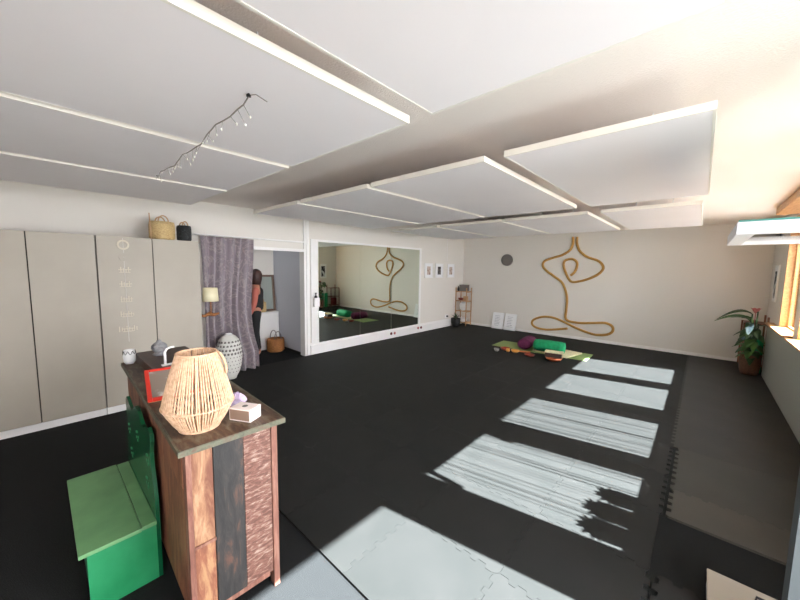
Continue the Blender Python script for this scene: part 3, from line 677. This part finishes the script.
# long face toward the bench: planks and drawers with a scooped grip
n = 3; seg = (Lx-.10)/n
for k in range(n):
    x0 = -Lx+.05+seg*k
    b = BM(); box(b, x0+.004, x0+seg-.004, .0, .018, .10, .70, .002); obj('side_door', b, 'pl_side', t)
    b = BM(); c = seg/2; poly = [(0.004, 0), (seg-.004, 0), (seg-.004, .165)] + [(c+.07*math.cos(math.radians(a)), .165-.05*math.sin(math.radians(a))) for a in range(0, 181, 20)] + [(.004, .165)]
    prism(b, poly, -.004, .016, lambda u, v, d, x0=x0: (x0+u, d, .71+v)); obj('drawer_front', b, 'pl_side', t)

# ---- objects on the dresser
t = thing('rope_lantern', 'bulging twine-wrapped lantern with loop handle on the dresser corner', 'lantern', (-1.712, .48, DH+.0005))
def prof_r(z):  # 0..0.36
    return .078 + (.146-.078)*(z/.115)**.8 if z < .115 else .146 - (.146-.080)*((z-.115)/.245)**1.15
for z, r in ((.004, .078), (.115, .147), (.356, .081)):
    b = BM(); tube(b, [((prof_r(z)+.001)*math.cos(2*math.pi*k/40), (prof_r(z)+.001)*math.sin(2*math.pi*k/40), z) for k in range(41)], .0048, 7, False); obj('hoop', b, 'rope', t, True)
b = BM(); random.seed(11)
for k in range(72):
    a = 2*math.pi*(k+random.uniform(-.22, .22))/72; zz = [.003, .04, .08, .115, .17, .23, .29, .357]
    tube(b, [(prof_r(z)*math.cos(a), prof_r(z)*math.sin(a), z) for z in zz], .0036, 6, False)
obj('twine_wrap', b, 'rope', t, True)
b = BM(); lathe(b, [(.07, .002), (.07, .008)], 24); obj('base_plate', b, 'bamboo', t)
b = BM(); tube(b, [(-.01+.0*k, 0, 0) for k in ()] or [(.03, .077, .354), (.045, .086, .345), (.056, .098, .315), (.062, .106, .28), (.06, .104, .25)], .006, 7); obj('handle', b, 'rope', t, True)
# small card box with a brown side
t = thing('card_box', 'small white box with taupe long side on the front corner of the dresser', 'box', (-1.645, .665, DH+.0005), math.radians(20))
b = BM(); box(b, -.06, .06, -.04, .04, .0, .062, .002); obj('box_body', b, 'boxwhite', t)
b = BM(); box(b, -.055, .055, -.0412, -.04, .006, .056); o = obj('box_side', b, 'boxside', t)
b = BM(); lathe(b, [(.001, .062), (.014, .0622), (.012, .0632), (.001, .0633)], 14); o = obj('top_mark', b, 'speaker', t)
t.rotation_euler = (0, 0, math.radians(28))
b = BM(); random.seed(2)
lathe(b, [(.03, 0), (.045, .02), (.03, .045), (.012, .065), (.004, .07)], 14)
for v in b.verts: v.co += Vector((random.uniform(-1, 1), random.uniform(-1, 1), random.uniform(-.2, .6)))*.012
for v in b.verts: v.co.z = max(v.co.z, 0)
o = obj('crumpled_cloth', b, 'lilac', None, False, (-1.83, .70, DH+.001)); tag(o, 'crumpled lilac tissue behind the white box on the dresser', 'tissue')
# red framed slate
t = thing('picture_board', 'red framed picture board leaning behind the twine lantern on the dresser', 'picture frame', (-2.19, .368, DH+.006), math.radians(12)); t.rotation_euler = (0, math.radians(-77), math.radians(-8))
b = BM(); W_, H_ = .25, .36
box(b, 0, .016, 0, .022, 0, H_, .003); box(b, 0, .016, W_-.022, W_, 0, H_, .003); box(b, 0, .016, .022, W_-.022, 0, .022, .003); box(b, 0, .016, .022, W_-.022, H_-.022, H_, .003); obj('frame', b, 'red', t)
b = BM(); box(b, .002, .009, .022, W_-.022, .022, H_-.022); obj('board', b, 'slate', t)
b = BM(); box(b, -.004, .0019, .004, W_-.004, .004, H_-.004); obj('back', b, 'bamboo', t)
# dark box, jar, head, arch
t = thing('wooden_box', 'flat dark brown wooden box lying on the far half of the dresser', 'box', (-2.72, .665, DH+.001))
b = BM(); box(b, -.50, .20, -.18, .15, 0, .055, .003); obj('box_body', b, 'darkwood', t)
b = BM(); box(b, -.505, .205, -.185, .155, .0555, .072, .003); obj('lid', b, 'darkwood', t)
t = thing('eyelash_jar', 'small white jar with black scalloped pattern at the far end of the dresser', 'jar', (-3.20, .443, DH+.0005)); t.scale = (.72, .72, .95)
b = BM(); lathe(b, [(.035, 0), (.05, .02), (.055, .06), (.05, .10), (.045, .115), (.04, .115), (.045, .06), (.03, .01)], 24); jb = obj('jar_body', b, 'ceramic', t, True)
b = BM()
for k in range(8):
    a = 2*math.pi*k/8
    tube(b, [(.0535*math.cos(a+d), .0535*math.sin(a+d), .098-.018*math.cos(d*6)) for d in (-.36, -.2, 0, .2, .36)], .003, 5)
obj('scallop_band', b, 'black', jb)
t = thing('buddha_head', 'small grey stone head ornament on the dark wooden box', 'ornament', (-3.03, .60, DH+.0735)); t.scale = (.9, .9, .75)
b = BM(); lathe(b, [(.045, 0), (.05, .012), (.03, .025), (.04, .04), (.058, .07), (.055, .1), (.035, .125), (.018, .135), (.016, .15), (.004, .158)], 22); hd = obj('head', b, 'stone', t, True)
b = BM(); random.seed(9)
for k in range(60):
    u = random.uniform(.3, 1); a = random.uniform(0, 2*math.pi); z = .075+.05*u; r = .056*math.sqrt(max(0, 1-((z-.075)/.056)**2))
    lathe(b, [(.001, -.006), (.007, 0), (.001, .006)], 6, (r*math.cos(a), r*math.sin(a), z))
obj('hair_curls', b, 'stone', hd)
t = thing('white_arch', 'white bent-metal arch ornament on the dark box behind the red frame', 'ornament', (-2.68, .56, DH+.0735)); t.scale = (.7, .7, .6)
b = BM(); box(b, -.03, .03, -.03, .10, 0, .01, .002); obj('foot', b, 'trimwhite', t)
b = BM(); tube(b, [(0, 0, .01), (0, 0, .15), (0, .015, .185), (0, .045, .2), (0, .08, .2)], .011, 10); obj('arch', b, 'trimwhite', t, True)

# ================================================================ GREEN BENCH
t = thing('green_bench', 'green painted children\'s storage bench with scalloped back against the dresser', 'bench', (-2.05, .05, 0))
BL = .76; SH = .335
b = BM(); box(b, -.02, 0, .03, .30, 0, SH-.02); obj('side_panel', b, 'green_paint', t)
b = BM(); box(b, -BL, -BL+.02, .03, .30, 0, SH-.02); obj('side_panel', b, 'green_paint', t)
b = BM(); box(b, -BL+.02, -.02, .035, .055, .03, SH-.02); obj('front_panel', b, 'green_paint', t)
b = BM(); box(b, -BL-.02, .025, .0, .235, SH-.02, SH, .003); obj('seat_lid', b, 'green_lid', t)
b = BM(); box(b, -BL-.01, .018, .238, .299, SH-.02, SH, .002); obj('seat_rail', b, 'green_lid', t)
# backrest outline, mirror-symmetric: (distance from end, height)
half = [(0, .0), (0, .44), (.015, .50), (.05, .60), (.06, .68), (.03, .75), (.035, .79), (.07, .815), (.13, .80), (.19, .775), (.24, .775), (.29, .80), (.33, .825), (.38, .83)]
poly = [(-a, z) for a, z in half] + [(-(BL-a), z) for a, z in half[::-1]]
pp = []
for p in poly:
    if not pp or (abs(p[0]-pp[-1][0])+abs(p[1]-pp[-1][1])) > 1e-4: pp.append(p)
b = BM(); prism(b, pp, .300, .318, lambda u, v, d: (u, d, v)); bk = obj('backrest', b, 'green_deep', t)
b = BM()
for cx_, cz_ in ((-.12, .62), (-.38, .66), (-.64, .62), (-.16, .47), (-.6, .47)):
    for k in range(5):
        a = 2*math.pi*k/5; tube(b, [(cx_+.028*math.cos(a), .2995, cz_+.028*math.sin(a)), (cx_+.028*math.cos(a), .2975, cz_+.028*math.sin(a))], .009, 8)
obj('carved_rosettes', b, 'green_paint', bk)

# ================================================================ FLOOR GROUP IN THE MIDDLE
fz = .0148
b = BM(); box(b, -.93, .93, -.32, .32, 0, .006, .002); o = obj('yoga_mat', b, 'yogamat', None, False, (-2.42, 7.05, fz)); o.rotation_euler = (0, 0, math.radians(2)); tag(o, 'sage green yoga mat unrolled on the dark floor under the bolsters', 'yoga mat')
b = BM(); box(b, -.32, .40, -.30, .30, 0, .03, .012); o = obj('folded_blanket', b, 'cream', None, True, (-2.12, 7.05, fz+.007)); o.rotation_euler = (0, 0, math.radians(-12)); tag(o, 'folded cream blanket under the green bolster', 'blanket')
def bolster(name, label, m, loc, rz, L=.66, r=.11):
    t = thing(name, label, 'bolster', loc, rz, 'yoga bolsters')
    b = BM(); prof = [(.001, -L/2), (r*.6, -L/2+.004), (r*.9, -L/2+.03), (r, -L/2+.08), (r*1.02, 0), (r, L/2-.08), (r*.9, L/2-.03), (r*.6, L/2-.004), (.001, L/2)]
    lathe(b, prof, 28)
    for v in b.verts:
        x, y, z = v.co; v.co = (z, y*1.15, x*.85 + r*.87)
    cu = obj('cushion', b, m, t, True)
    b = BM(); 
    for s in (-1, 1): tube(b, [(s*(L/2-.02), 1.15*r*.93*math.cos(a), r*.87+.85*r*.93*math.sin(a)) for a in [2*math.pi*k/24 for k in range(25)]], .004, 5, False)
    obj('piping', b, m, cu)
    return t
bolster('bolster', 'bright green bolster lying on the cream blanket', 'green_bolster', (-2.17, 6.84, fz+.038), math.radians(5), .58, .135)
bolster('bolster', 'plum purple bolster behind and left of the green one', 'purple_bolster', (-2.70, 7.07, fz+.0075), math.radians(98), .60, .125)
# small things before the bolsters
def bowl(label, loc, m, r, h, name='singing_bowl', cat='bowl'):
    b = BM(); lathe(b, [(r*.5, 0), (r*.85, h*.35), (r, h), (r*.94, h), (r*.78, h*.4), (r*.4, h*.12)], 24); o = obj(name, b, m, None, True, loc); return tag(o, label, cat)
bowl('copper bowl at the front right of the bolsters, below the open case', (-1.93, 6.37, fz), 'copper', .15, .07)
t = thing('open_case', 'small dark case with cream lining resting on the copper bowl', 'case', (-1.93, 6.38, fz+.071), math.radians(12))
b = BM(); box(b, -.15, .13, -.08, .08, 0, .08, .004); obj('case_body', b, 'darkwood', t)
b = BM(); box(b, -.155, .155, -.085, .085, .081, .105, .004); obj('case_lid', b, 'cream', t)
bowl('small grey bowl at the left end of the row before the bolsters', (-3.02, 6.28, fz), 'stone', .055, .06)
bowl('red-brown bowl left of the amber ones before the bolsters', (-2.93, 6.50, fz), 'redbrown', .10, .05)
bowl('amber bowl with narrow foot before the purple bolster', (-2.70, 6.45, fz), 'amber', .085, .055)
bowl('dark red-brown dish before the left end of the green bolster', (-2.38, 6.38, fz), 'redbrown', .10, .035, 'dish', 'dish')
b = BM(); box(b, -.12, .12, -.02, .02, 0, .025, .004); o = obj('wooden_chime', b, 'copper', None, False, (-2.58, 6.60, fz)); o.rotation_euler = (0, 0, .4); tag(o, 'copper-coloured bar lying before the purple bolster', 'chime')
b = BM(); lathe(b, [(.03, 0), (.035, .02), (.035, .07), (.03, .07), (.03, .03)], 16); o = obj('tealight_holder', b, 'amber', None, True, (-2.83, 6.40, fz)); tag(o, 'small amber tealight holder between the brown and amber bowls', 'candle holder')

# ================================================================ PLANT IN THE RIGHT CORNER
t = thing('potted_plant', 'tall leafy plant in brown wicker basket in the far right corner', 'plant', (.675, 7.88, .017))
b = BM(); lathe(b, [(.10, 0), (.115, .05), (.13, .18), (.125, .30), (.135, .33), (.12, .33), (.115, .2)], 28); obj('basket', b, 'potwicker', t, True)
b = BM(); lathe(b, [(.001, .27), (.115, .27), (.115, .28), (.001, .285)], 20); obj('soil', b, 'rubber', t)
b = BM(); random.seed(21)
for k in range(5): tube(b, [(.02*math.cos(k*1.3), .02*math.sin(k*1.3), .28), (.04*math.cos(k*1.3), .04*math.sin(k*1.3), .6), (.05*math.cos(k*1.3), .05*math.sin(k*1.3), .85+.05*k)], .010, 7)
obj('stem', b, 'leaf_dark', t, True)
def keep(b):   # leaves stay clear of the walls
    for v in b.verts:
        v.co.x = min(v.co.x, .14); v.co.y = min(v.co.y, .9)
for k, (a, L, z, up, dr, wd) in enumerate([(184, .42, 1.0, .8, 1.1, .20), (194, .46, .92, .65, .8, .17), (230, .30, .60, .6, 1.0, .10), (160, .26, .88, .8, .7, .08), (250, .24, .72, .5, 1.0, .11),
        (270, .22, .55, .4, 1.0, .12), (300, .2, .66, .5, 1.0, .12), (120, .24, .85, .9, .7, .08), (215, .2, .45, .4, .9, .12), (255, .22, .42, .3, .9, .12), (290, .18, .4, .3, .8, .12), (175, .2, .5, .4, .8, .11),
        (240, .2, .85, .6, .9, .09), (90, .25, .8, .9, .6, .08), (320, .15, .8, .8, .6, .08), (200, .16, .36, .3, .9, .1), (265, .2, .33, .3, 1.0, .11), (235, .18, .52, .3, 1.0, .12), (225, .2, .75, .5, 1.1, .12), (205, .16, .66, .4, 1.0, .12), (280, .2, .76, .4, 1.1, .12), (250, .18, .60, .3, 1.0, .13), (185, .2, .72, .5, 1.0, .11), (310, .16, .5, .3, 1.0, .12)]):
    b = BM(); r = math.radians(a); leaf_strip(b, (.03*math.cos(r), .03*math.sin(r), z), (math.cos(r), math.sin(r), 0), L, wd, dr, 8, up); keep(b)
    o = obj('leaf', b, 'leaf' if k % 2 else 'leaf_dark', t, True); md = o.modifiers.new('s', 'SOLIDIFY'); md.thickness = .002
b = BM(); leaf_strip(b, (-.05, -.09, .86), (-.25, -1, 0), .08, .10, 2.2, 6, -.3); leaf_strip(b, (-.08, -.1, .64), (-.8, -.8, 0), .10, .06, .5, 6, -.4); o = obj('foil_wrap', b, 'foil', t, False, label='crinkled pale blue foil on the leaves')
b = BM()
for k in range(7):
    a = k*.9; leaf_strip(b, (.0, -.02, 1.02), (math.cos(a), math.sin(a), 0), .07, .07, .6, 5, 1.8)
tube(b, [(.0, -.02, .8), (.0, -.02, 1.03)], .006, 6); obj('flower', b, 'pink', t)

# corner shelf behind the plant, seen mostly in the mirror
t = thing('wooden_rack', 'small brown wooden rack in the corner behind the tall plant', 'rack', (.585, 8.34, .019))
for x in (0, .28):
    for y in (0, .42):
        b = BM(); box(b, x, x+.025, y, y+.025, 0, .92 if x else .80); obj('post', b, 'pl_side', t)
for z in (.06, .42, .78):
    b = BM(); box(b, .0, .305, .0, .445, z, z+.018) if False else box(b, .0255, .2795, .0, .445, z, z+.018); obj('shelf_board', b, 'pl_side', t)
b = BM(); box(b, .002, .13, -.0, .2, 0, .30, .01); o = obj('folded_towels', b, 'maroon', None, False, (.62, 8.46, .098)); tag(o, 'stack of maroon towels on the rack behind the plant', 'towels')
b = BM()
for k in range(3): lathe(b, [(.04, 0), (.045, .01), (.045, .57), (.04, .58)], 14, (0, .092*k, 0)); 
b.free()
for k in range(3):
    b = BM(); lathe(b, [(.001, 0), (.042, 0), (.045, .01), (.045, .57), (.042, .58), (.001, .58)], 16); o = obj('rolled_mat', b, 'green_bolster', None, True, (.78-.05*(k%2), 8.07+.098*k, .019)); tag(o, 'green rolled yoga mat standing behind the plant, %s' % ('nearest the plant', 'middle of three', 'nearest the far wall')[k], 'rolled mat', 'green rolled mats behind the plant')
t = thing('framed_picture', 'black and white picture on the window wall near the corner', 'picture', (XU, 8.17, 1.52))
b = BM(); box(b, -.02, 0, -.17, .17, -.3, .3, .002); obj('frame', b, 'white', t)
b = BM(); box(b, -.0215, -.0205, -.15, .15, -.28, .28); mo = obj('mount', b, 'paper', t)
b = BM(); box(b, -.023, -.022, -.09, .09, -.24, .2); obj('print', b, 'print_bw', mo)

# ================================================================ CURTAINS AT THE WINDOWS, SILL PLANTS
random.seed(31)
for (a0, a1), l, n in ((WIN[0], 'thin string curtain hanging in the window with the open sash', 34), (WIN[1], 'thin string curtain hanging in the second window from the door', 26)):
    b = BM()
    for k in range(n):
        y = random.uniform(a0+.08, a1-.05); h = HEAD-.03; z0 = SILL+.035
        if a0 < 3: h = HEAD-.03
        tube(b, [(.935, y, h), (.935+random.uniform(-.01, .01), y+random.uniform(-.012, .012), z0)], random.choice((.0012, .0018, .0025, .004)), 5, False)
    o = obj('string_curtain', b, 'thread'); tag(o, l, 'curtain', None, 'stuff')
for k, (y, r, h) in enumerate([(2.58, .105, .25), (2.79, .105, .27), (3.00, .10, .23)]):
    t = thing('sill_plant', 'small potted succulent on the sill of the open window, %s' % ('nearest the door', 'middle of three', 'farthest from the door')[k], 'plant', (.865, y, SILL+.0255), 0, 'succulents on the window sill')
    b = BM(); lathe(b, [(r*.93, 0), (r*.98, h*.6), (r*.9, h*.6), (r*.85, .01)], 20); obj('pot', b, 'wicker', t, True)
    b = BM()
    for q in range(14): a = q*2.4; leaf_strip(b, (0, 0, h*.55), (math.cos(a), math.sin(a), 0), r*1.15, .05, .6, 5, 1.0)
    obj('leaves', b, 'leaf', t)

# white tray box in the near right corner
t = thing('white_box', 'low white lidded box on the bare dark floor beside the grey door leaf', 'box', (.135, 2.09, .0165))
b = BM(); box(b, 0, .27, 0, .225, 0, .08, .004); obj('box_body', b, 'white', t)
b = BM(); box(b, -.004, .274, -.004, .229, .0805, .096, .003); obj('lid', b, 'wardrobe', t)
b = BM(); tube(b, [(.17, .15, .096), (.17, .15, .115), (.22, .15, .115), (.22, .15, .096)], .006, 6); obj('lid_handle', b, 'dark_metal', t)
